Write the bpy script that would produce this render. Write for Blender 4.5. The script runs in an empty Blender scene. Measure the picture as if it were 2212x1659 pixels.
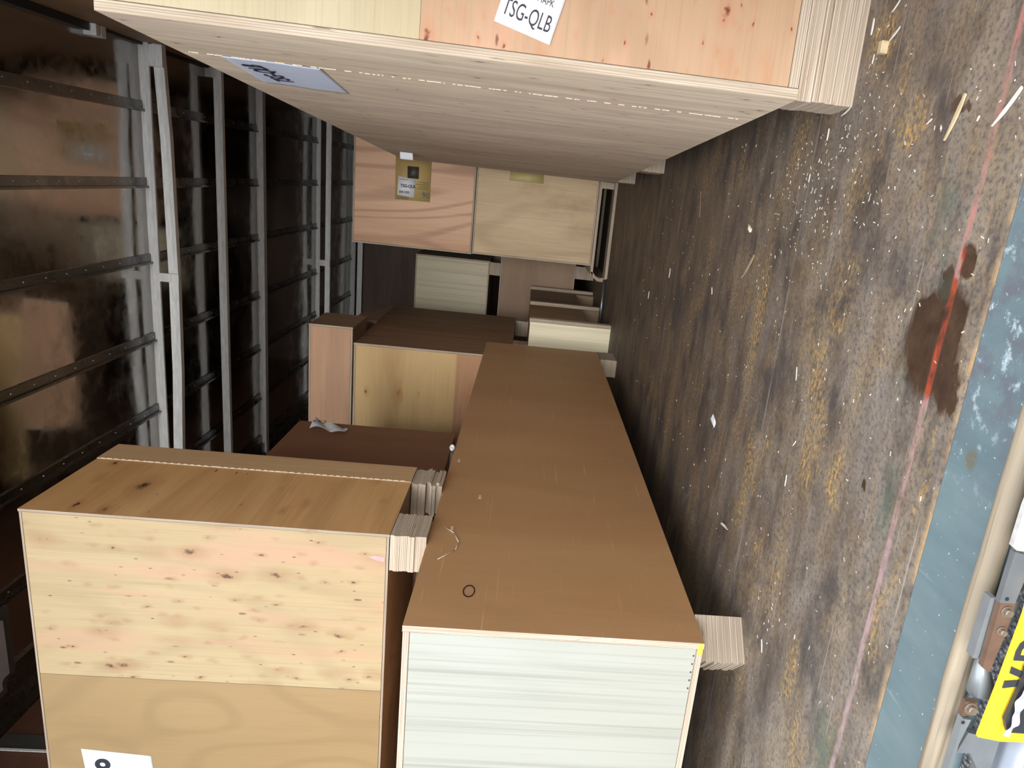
import bpy, bmesh, math, random
from mathutils import Vector, Matrix
rnd = random.Random(7)
S = bpy.context.scene
COL = S.collection

# ---------------------------------------------------------------- camera
R = ((0.109, -0.058, -0.992), (-0.955, -0.285, -0.088), (-0.277, 0.957, -0.087))
def _fit():
    a = Vector((2.85737944e-01, -7.36471718e-02, 1.00062349e-01))
    return Matrix.Rotation(a.length, 3, a.normalized()) @ Matrix(((0, 0, -1), (-1, 0, 0), (0, 1, 0)))
M = _fit()                                   # world -> image axes (right, down, forward)
CAMZ = 0.541
cam = bpy.data.cameras.new('camera')
cam.sensor_fit = 'HORIZONTAL'; cam.sensor_width = 36.0
cam.lens = 36.0 * 1557.403 / 2212
cam.shift_x = -(1248.335 - 1106) / 2212
cam.shift_y = (858.894 - 829.5) / 2212
cam.clip_start = 0.02; cam.clip_end = 200
co = bpy.data.objects.new('camera', cam); COL.objects.link(co)
right, down, fwd = (Vector(M[i]) for i in range(3))
co.matrix_world = Matrix(((right.x, -down.x, -fwd.x, 0), (right.y, -down.y, -fwd.y, 0),
                          (right.z, -down.z, -fwd.z, CAMZ), (0, 0, 0, 1)))
S.camera = co

# ---------------------------------------------------------------- world, light, exposure
w = bpy.data.worlds.new('overcast_sky'); S.world = w; w.use_nodes = True
wt = w.node_tree; bgn = wt.nodes['Background']
tc = wt.nodes.new('ShaderNodeTexCoord'); sp = wt.nodes.new('ShaderNodeSeparateXYZ')
rp = wt.nodes.new('ShaderNodeValToRGB')
rp.color_ramp.elements[0].position = 0.0; rp.color_ramp.elements[0].color = (0.62, 0.66, 0.70, 1)
rp.color_ramp.elements[1].position = 0.8; rp.color_ramp.elements[1].color = (0.95, 1.0, 1.08, 1)
wt.links.new(tc.outputs['Generated'], sp.inputs[0]); wt.links.new(sp.outputs['Z'], rp.inputs[0])
wt.links.new(rp.outputs[0], bgn.inputs[0]); bgn.inputs[1].default_value = 2.15
S.view_settings.view_transform = 'Standard'; S.view_settings.look = 'None'
S.view_settings.gamma = 1; S.view_settings.exposure = 0.93
S.view_settings.use_curve_mapping = False
sun = bpy.data.lights.new('fill_sun', 'SUN'); sun.energy = 1.9; sun.angle = 0.62; sun.color = (1.0, 0.97, 0.93)  # added low fill that brightens the deep interior; the sky itself is overcast
so = bpy.data.objects.new('fill_sun', sun); COL.objects.link(so)
so.rotation_euler = Vector((-0.10, 1.0, -0.12)).to_track_quat('-Z', 'Y').to_euler()

# ---------------------------------------------------------------- node helpers
class NT:
    def __init__(s, name):
        s.m = bpy.data.materials.new(name); s.m.use_nodes = True; s.t = s.m.node_tree
        s.b = s.t.nodes['Principled BSDF']
        s.co = s.t.nodes.new('ShaderNodeTexCoord').outputs['Object']
    def put(s, sock, v):
        if isinstance(v, bpy.types.NodeSocket): s.t.links.new(v, sock)
        elif isinstance(v, (tuple, list)):
            v = tuple(v)
            if sock.type == 'RGBA' and len(v) == 3: v = v + (1,)
            sock.default_value = v
        else: sock.default_value = v
    def math(s, op, a, b=0.0, c=None, clamp=False):
        n = s.t.nodes.new('ShaderNodeMath'); n.operation = op; n.use_clamp = clamp
        s.put(n.inputs[0], a); s.put(n.inputs[1], b)
        if c is not None: s.put(n.inputs[2], c)
        return n.outputs[0]
    def vmath(s, op, a, b=(0, 0, 0)):
        n = s.t.nodes.new('ShaderNodeVectorMath'); n.operation = op
        s.put(n.inputs[0], a); s.put(n.inputs[1], b)
        return n.outputs['Value'] if op in ('LENGTH', 'DOT_PRODUCT', 'DISTANCE') else n.outputs[0]
    def xyz(s, v=None):
        n = s.t.nodes.new('ShaderNodeSeparateXYZ'); s.put(n.inputs[0], v if v is not None else s.co); return n.outputs
    def map(s, loc=(0, 0, 0), rot=(0, 0, 0), scale=(1, 1, 1), v=None):
        n = s.t.nodes.new('ShaderNodeMapping'); s.put(n.inputs[0], v if v is not None else s.co)
        n.inputs[1].default_value = loc; n.inputs[2].default_value = rot; n.inputs[3].default_value = scale
        return n.outputs[0]
    def noise(s, v, scale=5, detail=4, rough=0.55, dist=0.0):
        n = s.t.nodes.new('ShaderNodeTexNoise'); s.put(n.inputs['Vector'], v)
        n.inputs['Scale'].default_value = scale; n.inputs['Detail'].default_value = detail
        n.inputs['Roughness'].default_value = rough; n.inputs['Distortion'].default_value = dist
        return n.outputs[0]
    def noisec(s, v, scale=5, detail=3):
        n = s.t.nodes.new('ShaderNodeTexNoise'); s.put(n.inputs['Vector'], v)
        n.inputs['Scale'].default_value = scale; n.inputs['Detail'].default_value = detail
        return n.outputs[1]
    def vor(s, v, scale):
        n = s.t.nodes.new('ShaderNodeTexVoronoi'); s.put(n.inputs['Vector'], v); n.inputs['Scale'].default_value = scale
        return n.outputs['Distance'], n.outputs['Color']
    def mr(s, x, a, b, c=0.0, d=1.0, smooth=False):
        n = s.t.nodes.new('ShaderNodeMapRange'); n.clamp = True
        if smooth: n.interpolation_type = 'SMOOTHSTEP'
        s.put(n.inputs[0], x); s.put(n.inputs[1], a); s.put(n.inputs[2], b); s.put(n.inputs[3], c); s.put(n.inputs[4], d)
        return n.outputs[0]
    def mix(s, f, a, b, mode='MIX'):
        n = s.t.nodes.new('ShaderNodeMix'); n.data_type = 'RGBA'; n.blend_type = mode
        s.put(n.inputs[0], f); s.put(n.inputs[6], a); s.put(n.inputs[7], b); return n.outputs[2]
    def bump(s, h, strength=0.2, dist=0.01):
        n = s.t.nodes.new('ShaderNodeBump'); n.inputs['Strength'].default_value = strength
        n.inputs['Distance'].default_value = dist; s.put(n.inputs['Height'], h)
        s.t.links.new(n.outputs[0], s.b.inputs['Normal'])
    def done(s, color, rough=0.6, metal=0.0, spec=0.4):
        s.put(s.b.inputs['Base Color'], color); s.put(s.b.inputs['Roughness'], rough)
        s.put(s.b.inputs['Metallic'], metal); s.b.inputs['Specular IOR Level'].default_value = spec
        return s.m

def gscale(axis, along, across):
    v = [across] * 3; v['XYZ'.index(axis)] = along; return tuple(v)

def wood(name, c1, c2, grain='Z', seed=0.0, figure=0.35, freq=26, streak=0.35, kn=0.0, kscale=9.0,
         kcol=(0.06, 0.022, 0.01), halo=None, pink=None, rough=0.62, patch=1.0, second=None, stain=None, lines=0.0, flecks=0.0, scuff=0.0):
    """rotary-cut plywood face. c1/c2 light and dark veneer tone, kn = share of cells with a knot"""
    n = NT(name)
    off = (seed * 3.1, seed * 1.7, seed * 2.3)
    p = n.map(loc=off, scale=gscale(grain, 0.55, 2.6))
    base = n.noise(p, 1.6, 5, 0.5, 0.4)
    col = n.mix(n.mr(base, 0.3, 0.7), c1, c2)
    f0 = n.noise(n.map(loc=off, scale=gscale(grain, 0.5, 2.0)), 1.3, 1.5, 0.4, 0.6)
    ring = n.math('SINE', n.math('MULTIPLY', f0, freq * 6.28 / 3))
    col = n.mix(n.math('MULTIPLY', n.mr(ring, 0.3, 1.0), figure), col, tuple(x * 0.72 for x in c2))
    fine = n.noise(n.map(loc=off, scale=gscale(grain, 4, 190)), 1.0, 3, 0.6)
    col = n.mix(n.math('MULTIPLY', n.mr(fine, 0.5, 0.75), streak), col, tuple(x * 0.6 for x in c2))
    fine2 = n.noise(n.map(loc=(off[1], off[2], off[0]), scale=gscale(grain, 2.0, 60)), 1.0, 3, 0.6)
    col = n.mix(n.math('MULTIPLY', n.mr(fine2, 0.52, 0.8), streak * 0.8), col, tuple(min(1, x * 1.25) for x in c1))
    if lines:
        lf = n.noise(n.map(loc=off, scale=gscale(grain, 0.5, 62)), 1.0, 3, 0.6, 0.2)
        col = n.mix(n.math('MULTIPLY', n.mr(lf, 0.5, 0.66), lines), col, tuple(x * 0.66 for x in c2))
    if pink:
        pf = n.noise(n.map(loc=(off[2], off[0], off[1]), scale=gscale(grain, 1.6, 7)), 1.5, 3, 0.5)
        col = n.mix(n.mr(pf, 0.52, 0.68, 0, 0.8), col, pink)
    if kn:
        dv = n.vmath('SCALE', n.vmath('SUBTRACT', n.noisec(n.co, 18), (0.5, 0.5, 0.5)))
        dv.node.inputs['Scale'].default_value = 0.03
        kv = n.map(loc=(off[1], off[0], off[2]), scale=gscale(grain, 0.42, 1.0), v=n.vmath('ADD', n.co, dv))
        for sc, th, rad in ((kscale, kn, 0.17), (kscale * 2.6, kn * 0.8, 0.16)):
            d, cc = n.vor(kv, sc)
            pick = n.math('LESS_THAN', n.xyz(cc)[0], th)
            edge = n.noise(n.co, 160, 2)
            core = n.math('MULTIPLY', n.mr(n.math('ADD', d, n.math('MULTIPLY', n.math('SUBTRACT', edge, 0.5), 0.16)), rad * 0.3, rad * 0.75, 1, 0), pick)
            hl = n.math('MULTIPLY', n.mr(d, rad * 0.4, rad * 2.6, 0.5, 0, True), pick)
            col = n.mix(hl, col, halo or tuple(x * y for x, y in zip(c2, (0.85, 0.62, 0.45))))
            col = n.mix(core, col, kcol)
    if flecks:
        fv = n.map(loc=(off[2], off[1], off[0]), scale=gscale(grain, 0.3, 1.0), v=n.co)
        for sc, th in ((34, flecks), (70, flecks * 0.7)):
            d, cc = n.vor(fv, sc)
            k = n.math('MULTIPLY', n.mr(n.math('ADD', d, n.math('MULTIPLY', n.noise(n.co, 240, 2), 0.08)), 0.10, 0.17, 1, 0), n.math('LESS_THAN', n.xyz(cc)[1], th))
            col = n.mix(n.math('MULTIPLY', k, n.mr(n.xyz(cc)[2], 0.0, 1.0, 0.4, 1.0)), col, kcol)
    if scuff:
        for j, (rz, ac) in enumerate(((0.2, 80), (1.2, 90), (2.0, 60))):
            sv = n.noise(n.map(loc=(j * 5, j, 2), rot=(rz, 0, 0), scale=(1, 1.5, ac)), 2.0, 2, 0.5)
            col = n.mix(n.mr(sv, 0.69, 0.76, 0, scuff), col, tuple(min(1, x * 1.6) for x in c1))
    if second:                                 # (axis, position, c1, c2): another veneer past a joint
        ax, pos, e1, e2 = second
        wob = n.math('ADD', n.xyz()['XYZ'.index(ax)], n.math('MULTIPLY', n.math('SUBTRACT', n.noise(n.co, 6, 2), 0.5), 0.003))
        g = n.math('LESS_THAN', wob, pos)
        alt = n.mix(n.mr(base, 0.3, 0.7), e1, e2)
        alt = n.mix(n.math('MULTIPLY', n.mr(ring, 0.5, 1.0), 0.3), alt, tuple(x * 0.8 for x in e2))
        alt = n.mix(n.math('MULTIPLY', n.mr(fine, 0.5, 0.8), 0.2), alt, tuple(x * 0.7 for x in e2))
        if kn:
            d, cc = n.vor(kv, kscale * 1.2)
            alt = n.mix(n.math('MULTIPLY', n.mr(d, 0.05, 0.1, 1, 0), n.math('LESS_THAN', n.xyz(cc)[1], 0.25)), alt, tuple(x * 0.25 for x in e2))
        col = n.mix(g, col, alt)
        joint = n.mr(n.math('ABSOLUTE', n.math('SUBTRACT', wob, pos)), 0.0005, 0.0013, 0.8, 0)
        col = n.mix(joint, col, tuple(x * 0.3 for x in c2))
    if stain:
        q = n.noise(n.map(loc=(9, 3, 1), scale=(1, 1, 1)), 3.2, 5, 0.6)
        col = n.mix(n.mr(q, 0.55, 0.75, 0, 0.45), col, stain)
    n.bump(n.math('ADD', fine, n.math('MULTIPLY', base, 0.5)), 0.12, 0.002)
    return n.done(col, rough, 0, 0.3)

_ply = {}
def plyedge(axis, tone=1.0):
    """cut edge of plywood: glue lines stacked along axis"""
    k = (axis, tone)
    if k in _ply: return _ply[k]
    n = NT('plywood_cut_edge_%s' % axis.lower())
    a = n.xyz()['XYZ'.index(axis)]
    wob = n.math('ADD', a, n.math('MULTIPLY', n.noise(n.co, 22, 2), 0.0012))
    st = n.math('SINE', n.math('MULTIPLY', wob, 6.2832 / 0.0042))
    st2 = n.noise(n.map(scale=gscale(axis, 420, 5)), 1, 2, 0.5)
    c = n.mix(n.mr(st2, 0.35, 0.65), (0.52 * tone, 0.45 * tone, 0.36 * tone), (0.36 * tone, 0.28 * tone, 0.205 * tone))
    c = n.mix(n.mr(st, 0.55, 1.0, 0, 0.7), c, (0.28 * tone, 0.2 * tone, 0.14 * tone))
    b = n.noise(n.map(scale=gscale(axis, 90, 14)), 1, 3, 0.6)
    c = n.mix(n.mr(b, 0.66, 0.76, 0, 0.75), c, (0.12, 0.085, 0.06))
    n.bump(st, 0.25, 0.001)
    _ply[k] = n.done(c, 0.8, 0, 0.2); return _ply[k]

# ---------------------------------------------------------------- mesh helpers
def tag(o, label=None, cat=None, group=None, kind=None):
    if label: o['label'] = label
    if cat: o['category'] = cat
    if group: o['group'] = group
    if kind: o['kind'] = kind
    return o
def link(name, me, parent=None, loc=(0, 0, 0)):
    o = bpy.data.objects.new(name, me); COL.objects.link(o); o.location = loc
    if parent: o.parent = parent
    return o
def thing(name, label, cat, loc=(0, 0, 0), rz=0.0, group=None):
    o = link(name, None, None, loc); o.rotation_euler = (0, 0, rz); o.empty_display_size = 0.1
    return tag(o, label, cat, group)
def bm_obj(name, bm, mats, parent=None, loc=(0, 0, 0)):
    bmesh.ops.recalc_face_normals(bm, faces=bm.faces)
    me = bpy.data.meshes.new(name); bm.to_mesh(me); bm.free()
    for m in (mats if isinstance(mats, (list, tuple)) else [mats]): me.materials.append(m)
    return link(name, me, parent, loc)
def add_box(bm, x0, x1, y0, y1, z0, z1, mi=0, axis=None, mi_edge=1):
    vs = [bm.verts.new((x, y, z)) for x in (x0, x1) for y in (y0, y1) for z in (z0, z1)]
    q = [((0, 1, 3, 2), 0), ((4, 6, 7, 5), 0), ((0, 4, 5, 1), 1), ((2, 3, 7, 6), 1), ((0, 2, 6, 4), 2), ((1, 5, 7, 3), 2)]
    for idx, a in q:
        f = bm.faces.new([vs[i] for i in idx])
        f.material_index = mi if (axis is None or a == 'XYZ'.index(axis)) else mi_edge
    return vs
def bevel(bm, w, seg=2):
    bmesh.ops.bevel(bm, geom=bm.edges[:], offset=w, segments=seg, affect='EDGES', profile=0.6)
def box(name, b, mat, parent=None, bev=0.0, axis=None, edge=None):
    bm = bmesh.new(); add_box(bm, *b, axis=axis)
    if bev: bevel(bm, bev)
    return bm_obj(name, bm, [mat] + ([edge] if edge else []), parent)
def cyl_bm(bm, p, q, r0, r1=None, n=20, mi=0):
    p, q = Vector(p), Vector(q); r1 = r0 if r1 is None else r1
    d = (q - p).normalized(); u = d.orthogonal().normalized(); v = d.cross(u)
    A = [bm.verts.new(p + (u * math.cos(t) + v * math.sin(t)) * r0) for t in [2 * math.pi * i / n for i in range(n)]]
    B = [bm.verts.new(q + (u * math.cos(t) + v * math.sin(t)) * r1) for t in [2 * math.pi * i / n for i in range(n)]]
    for i in range(n):
        f = bm.faces.new((A[i], A[(i + 1) % n], B[(i + 1) % n], B[i])); f.smooth = True; f.material_index = mi
    for L in (A[::-1], B):
        f = bm.faces.new(L); f.material_index = mi
def prism_y(bm, pts, y0, y1, mi=0):
    """outline in x,z given a depth from y0 to y1"""
    A = [bm.verts.new((x, y0, z)) for x, z in pts]; B = [bm.verts.new((x, y1, z)) for x, z in pts]
    n = len(pts)
    for i in range(n): bm.faces.new((A[i], A[(i + 1) % n], B[(i + 1) % n], B[i])).material_index = mi
    bm.faces.new(A[::-1]).material_index = mi; bm.faces.new(B).material_index = mi

def text(name, body, size, mat, parent, origin, ax, ay, xs=1.0, shear=0.0, ext=0.0004, off=0.0):
    c = bpy.data.curves.new(name, 'FONT'); c.body = body; c.size = size; c.extrude = ext; c.shear = shear; c.offset = off
    c.resolution_u = 4
    t = bpy.data.objects.new('tmp', c); COL.objects.link(t)
    dg = bpy.context.evaluated_depsgraph_get(); dg.update()
    me = bpy.data.meshes.new_from_object(t.evaluated_get(dg)); bpy.data.objects.remove(t)
    ax = Vector(ax).normalized(); ay = (Vector(ay) - ax * Vector(ay).dot(ax)).normalized(); az = ax.cross(ay)
    X = Matrix(((ax.x * xs, ay.x, az.x, origin[0]), (ax.y * xs, ay.y, az.y, origin[1]), (ax.z * xs, ay.z, az.z, origin[2]), (0, 0, 0, 1)))
    me.transform(X); me.name = name; me.materials.clear(); me.materials.append(mat)
    return link(name, me, parent)

def sheet(name, corners, mat, parent=None, nrm=(0, -1, 0), th=0.0006, wave=0.0, n=10, lift=0.0):
    """thin paper with thickness; corners in order, waved along its normal"""
    a, b, c, d = (Vector(q) for q in corners); nv = Vector(nrm).normalized()
    bm = bmesh.new(); L = []
    for k in (0, 1):
        g = []
        for i in range(n + 1):
            for j in range(n + 1):
                s, t = i / n, j / n
                p = (a * (1 - s) + b * s) * (1 - t) + (d * (1 - s) + c * s) * t
                h = lift + th * k + wave * (0.5 + 0.5 * math.sin(9 * s + 2.2 * t)) * (0.4 + 0.6 * abs(t - 0.4) * 2)
                g.append(bm.verts.new(p + nv * h))
        L.append(g)
    I = lambda i, j: i * (n + 1) + j
    for k in (0, 1):
        for i in range(n):
            for j in range(n):
                f = bm.faces.new([L[k][I(*q)] for q in ((i, j), (i + 1, j), (i + 1, j + 1), (i, j + 1))]); f.smooth = True
    ring = [I(i, 0) for i in range(n)] + [I(n, j) for j in range(n)] + [I(i, n) for i in range(n, 0, -1)] + [I(0, j) for j in range(n, 0, -1)]
    for i in range(len(ring)):
        p, q = ring[i], ring[(i + 1) % len(ring)]
        bm.faces.new((L[0][p], L[0][q], L[1][q], L[1][p]))
    return bm_obj(name, bm, mat, parent)

def paper(name, c=(0.8, 0.82, 0.86)):
    n = NT(name); q = n.noise(n.co, 40, 3)
    n.bump(q, 0.2, 0.002)
    return n.done(n.mix(n.mr(q, 0.3, 0.7), c, tuple(x * 0.93 for x in c)), 0.55, 0, 0.3)
def plain(name, c, rough=0.5, metal=0.0, var=0.12, sc=30, spec=0.4, bump=0.0):
    n = NT(name); q = n.noise(n.co, sc, 4)
    if bump: n.bump(q, bump, 0.003)
    return n.done(n.mix(n.mr(q, 0.3, 0.7), c, tuple(x * (1 - var) for x in c)), rough, metal, spec)

# ---------------------------------------------------------------- floor
ZC, XL, XR, YB, YS = 2.323, -2.09, 0.405, 7.65, 0.81
def floor_mat():
    n = NT('worn_plywood_deck'); X, Y, Z = n.xyz()
    g = n.noise(n.map(scale=(1.2, 6, 1)), 2.2, 6, 0.62, 0.3)
    col = n.mix(n.mr(g, 0.3, 0.7), (0.165, 0.115, 0.073), (0.075, 0.056, 0.045))
    # grey scuffed wear that gets denser towards the door
    dust = n.noise(n.map(scale=(1, 2.2, 1)), 5.5, 8, 0.75, 0.4)
    wear = n.math('ADD', n.mr(Y, 0.8, 2.6, 0.34, -0.12), n.math('MULTIPLY', n.math('SUBTRACT', dust, 0.5), 1.5))
    col = n.mix(n.mr(wear, 0.05, 0.6, 0, 0.85), col, (0.30, 0.265, 0.225))
    # ochre patches where the coating wore through to the veneer
    wv = n.vmath('ADD', n.co, n.vmath('SCALE', n.noisec(n.co, 9, 5)))
    wv.node.inputs[1].links[0].from_node.inputs['Scale'].default_value = 0.10
    pat = None
    for cx, cy, rx, ry in ((0.07, 1.19, .07, .075), (0.05, 1.25, .05, .04), (-0.14, 1.22, .08, .06), (-0.40, 1.19, .11, .055), (-0.42, 1.08, .07, .03),
                           (0.28, 1.245, .05, .04), (-0.80, 1.08, .07, .03), (-0.26, 1.25, .09, .05), (-0.74, 1.34, .1, .04), (0.14, 1.09, .04, .05), (-0.9, 1.02, 0.06, 0.02),
                           (-0.25, 1.62, .20, .05), (-0.6, 1.5, .15, .05), (-0.55, 0.865, .12, .018), (-0.3, 0.85, .1, .012)):
        d = n.vmath('LENGTH', n.vmath('DIVIDE', n.vmath('SUBTRACT', wv, (cx + .05, cy + .05, 0.05)), (rx, ry, 9)))
        e = n.mr(d, 0.3, 1.6, 1.0, 0, True); pat = e if pat is None else n.math('MAXIMUM', pat, e)
    gen = n.mr(n.noise(n.map(loc=(5, 2, 0), scale=(1, 1.8, 1)), 3.6, 7, 0.7), 0.44, 0.66, 0, 0.85)
    pat = n.math('MAXIMUM', pat, gen)
    gr = n.noise(n.map(loc=(2, 7, 0), scale=(1, 1.6, 1)), 85, 3, 0.6)
    pat = n.math('MULTIPLY', pat, n.mr(gr, 0.40, 0.56))
    col = n.mix(n.math('MULTIPLY', pat, 0.75), col, (0.36, 0.25, 0.12))
    hot = n.math('MULTIPLY', n.mr(pat, 0.55, 0.95), n.mr(n.noise(n.map(loc=(4, 4, 0), scale=(1, 2, 1)), 14, 5, 0.7), 0.44, 0.58, 0, 0.85))
    col = n.mix(hot, col, (0.52, 0.30, 0.08))
    mott = n.noise(n.map(loc=(1, 1, 0)), 120, 4, 0.7)
    col = n.mix(n.mr(mott, 0.47, 0.66, 0, 0.8), col, (0.07, 0.06, 0.058))
    bl = n.noise(n.map(loc=(8, 3, 0), scale=(1, 1.5, 1)), 4.5, 5, 0.65)
    col = n.mix(n.mr(bl, 0.50, 0.64, 0, 0.8), col, (0.050, 0.042, 0.042))
    # long scratches
    for k, (rz, sc) in enumerate(((0.5, 1), (-0.35, 1), (1.25, 1), (0.1, 1))):
        s_ = n.noise(n.map(loc=(k * 3, k, 0), rot=(0, 0, rz), scale=(1.6, 95, 1)), 1.6, 2, 0.5)
        col = n.mix(n.mr(s_, 0.71, 0.75, 0, 0.55), col, (0.40, 0.34, 0.27))
    # pale specks of sawdust pressed in the surface
    d, cc = n.vor(n.map(scale=(1, 1.3, 1)), 60)
    sp_ = n.math('MULTIPLY', n.mr(d, 0.06, 0.13, 1, 0), n.math('LESS_THAN', n.xyz(cc)[0], n.mr(Y, 0.9, 3.0, 0.16, 0.05)))
    col = n.mix(sp_, col, (0.62, 0.56, 0.47))
    # sheet joints
    wob = n.math('MULTIPLY', n.math('SUBTRACT', n.noise(n.co, 12, 3), 0.5), 0.006)
    for yy in (1.462, 2.68, 3.9, 5.12):
        j = n.mr(n.math('ABSOLUTE', n.math('SUBTRACT', n.math('ADD', Y, wob), yy)), 0.0015, 0.0045, 0.75, 0)
        col = n.mix(n.math('MULTIPLY', j, n.mr(n.noise(n.co, 7, 3), 0.35, 0.6)), col, (0.27, 0.235, 0.22))
    # wet patch
    wv2 = n.vmath('ADD', n.map(scale=(1, 1, 0)), n.vmath('SCALE', n.vmath('SUBTRACT', n.noisec(n.map(scale=(0.8, 1.6, 1)), 42, 4), (0.5, 0.5, 0.5))))
    wv2.node.inputs[1].links[0].from_node.inputs['Scale'].default_value = 0.035
    wet = None
    for cx, cy, rx, ry, rz in ((-0.155, 0.905, .062, .068, 0.0), (-0.115, 0.925, .035, .045, 0), (-0.19, 0.85, .035, .028, 0), (-0.205, 0.83, .02, .015, 0), (-0.075, 0.895, .02, .028, 0),
                               (-0.035, 0.872, .022, .016, 0), (-0.055, 0.905, .012, .012, 0), (0.158, 0.985, .012, .018, 0), (0.152, 0.962, .006, .01, 0), (-0.39, 0.99, .010, .006, 0), (-0.12, 0.87, .05, .03, 0)):
        d = n.vmath('LENGTH', n.vmath('DIVIDE', n.vmath('SUBTRACT', wv2, (cx, cy, 0)), (rx, ry, 1)))
        e = n.mr(d, 0.85, 1.12, 1, 0); wet = e if wet is None else n.math('MAXIMUM', wet, e)
    col = n.mix(n.math('MULTIPLY', wet, 0.93), col, n.mix(n.mr(n.noise(n.co, 30, 4), 0.4, 0.7), (0.045, 0.024, 0.015), (0.075, 0.042, 0.024)))
    # painted line, pink chalky and redder where it is wet
    ln = n.mr(n.math('ABSOLUTE', n.math('SUBTRACT', n.math('ADD', Y, wob), 0.888)), 0.004, 0.0085, 1, 0)
    brk = n.mr(n.noise(n.map(scale=(1, 2, 1)), 26, 5, 0.7), 0.36, 0.58)
    lc = n.mix(wet, n.mix(n.mr(X, -0.6, 0.1), (0.40, 0.27, 0.27), (0.42, 0.19, 0.16)), (0.40, 0.07, 0.035))
    col = n.mix(n.math('MULTIPLY', n.math('MULTIPLY', ln, brk), 0.85), col, lc)
    # bare yellow-brown edge of the last sheet beside the sill
    eb = n.mr(Y, 0.811, 0.822, 0.7, 0)
    col = n.mix(n.math('MULTIPLY', eb, n.mr(n.noise(n.co, 20, 3), 0.4, 0.6)), col, (0.52, 0.34, 0.17))
    # green-grey paint traces near the line
    gt = n.math('MULTIPLY', n.mr(n.math('ABSOLUTE', n.math('SUBTRACT', Y, 0.93)), 0.01, 0.05, 0.6, 0), n.mr(n.noise(n.co, 8, 4), 0.52, 0.66))
    col = n.mix(gt, col, (0.07, 0.12, 0.09))
    n.bump(n.math('ADD', mott, n.math('MULTIPLY', dust, 1.0)), 0.25, 0.002)
    return n.done(col, n.mix(wet, (0.62,) * 3, (0.22,) * 3), 0, 0.35)
bm = bmesh.new(); add_box(bm, XL - 0.1, XR + 0.1, YS, YB + 0.05, -0.03, 0)
tag(bm_obj('floor', bm, floor_mat()), 'worn dark brown plywood truck floor with ochre scuffs and a wet patch', kind='structure')

# painted steel sill
def sill_mat():
    n = NT('teal_painted_steel'); X, Y, Z = n.xyz()
    q = n.noise(n.map(scale=(3, 0.7, 1)), 6, 5, 0.6)
    col = n.mix(n.mr(q, 0.3, 0.7), (0.155, 0.21, 0.22), (0.105, 0.155, 0.17))
    s_ = n.noise(n.map(scale=(70, 4, 1)), 1.0, 3, 0.6)
    col = n.mix(n.mr(s_, 0.68, 0.8, 0, 0.6), col, (0.30, 0.40, 0.37))
    z = n.math('MULTIPLY', n.mr(X, -0.30, -0.15), n.mr(n.noise(n.co, 24, 6, 0.7), 0.45, 0.62))
    col = n.mix(z, col, (0.12, 0.13, 0.15))
    z2 = n.math('MULTIPLY', n.mr(X, -0.32, -0.16), n.mr(n.noise(n.map(loc=(3, 1, 0)), 30, 6, 0.7), 0.56, 0.66))
    col = n.mix(z2, col, (0.42, 0.50, 0.54))
    sp_ = n.mr(n.noise(n.co, 140, 3), 0.68, 0.74)
    col = n.mix(sp_, col, (0.55, 0.68, 0.68))
    hole = n.vmath('LENGTH', n.vmath('DIVIDE', n.vmath('SUBTRACT', n.vmath('ADD', n.map(scale=(1, 1, 0)), n.vmath('SCALE', n.vmath('SUBTRACT', n.noisec(n.co, 60), (.5, .5, .5)))), (-0.255, 0.765, 0)), (.011, .009, 1)))
    for l in n.t.nodes:
        if l.type == 'VECT_MATH' and l.operation == 'SCALE': l.inputs['Scale'].default_value = 0.012
    col = n.mix(n.mr(hole, 0.8, 1.5, 0.8, 0), col, (0.13, 0.12, 0.08))
    n.bump(q, 0.15, 0.003)
    return n.done(col, 0.5, 0.0, 0.4)
tag(box('trim_1', (XL - 0.1, XR + 0.1, 0.655, YS - 0.0005, -0.012, 0.0005), sill_mat(), bev=0.002),
    'teal painted steel sill plate at the open rear edge of the floor', kind='structure')

# ---------------------------------------------------------------- ceiling, walls
def ceil_mat(name, base=(0.40, 0.385, 0.37), rough=0.06):
    n = NT(name)
    lo = n.noise(n.map(scale=(1.5, 1.6, 1)), 1.5, 1, 0.4)
    sc = n.noise(n.map(scale=(1, 1, 1)), 11, 5, 0.7)
    smudge = n.mr(sc, 0.62, 0.78, 0, 0.5)
    col = n.mix(smudge, base, (0.45, 0.45, 0.46))
    n.bump(lo, 1.0, 0.010)
    return n.done(col, n.mr(sc, 0.35, 0.75, rough, rough + 0.2), 1.0)
CM = ceil_mat('mirror_dark_roof_sheet')
bm = bmesh.new(); add_box(bm, XL - 0.1, XR + 0.1, 0.66, YB + 0.05, ZC, ZC + 0.03)
tag(bm_obj('ceiling', bm, CM), 'dark reflective sheet metal roof of the truck body', kind='structure')
galv = NT('galvanised_steel'); q = galv.noise(galv.map(scale=(5, 30, 30)), 3, 4, 0.6)
galv.bump(q, 0.15, 0.002)
GALV = galv.done(galv.mix(galv.mr(q, 0.35, 0.65), (0.93, 0.94, 0.92), (0.76, 0.78, 0.78)), 0.42, 0.0)
STEEL = ceil_mat('dark_rail_steel', (0.20, 0.20, 0.20), 0.22)
DARK = plain('dark_steel', (0.035, 0.036, 0.04), 0.45, 0.4)
BOLT = plain('bright_rivet', (0.75, 0.75, 0.74), 0.3, 0.9)

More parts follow.
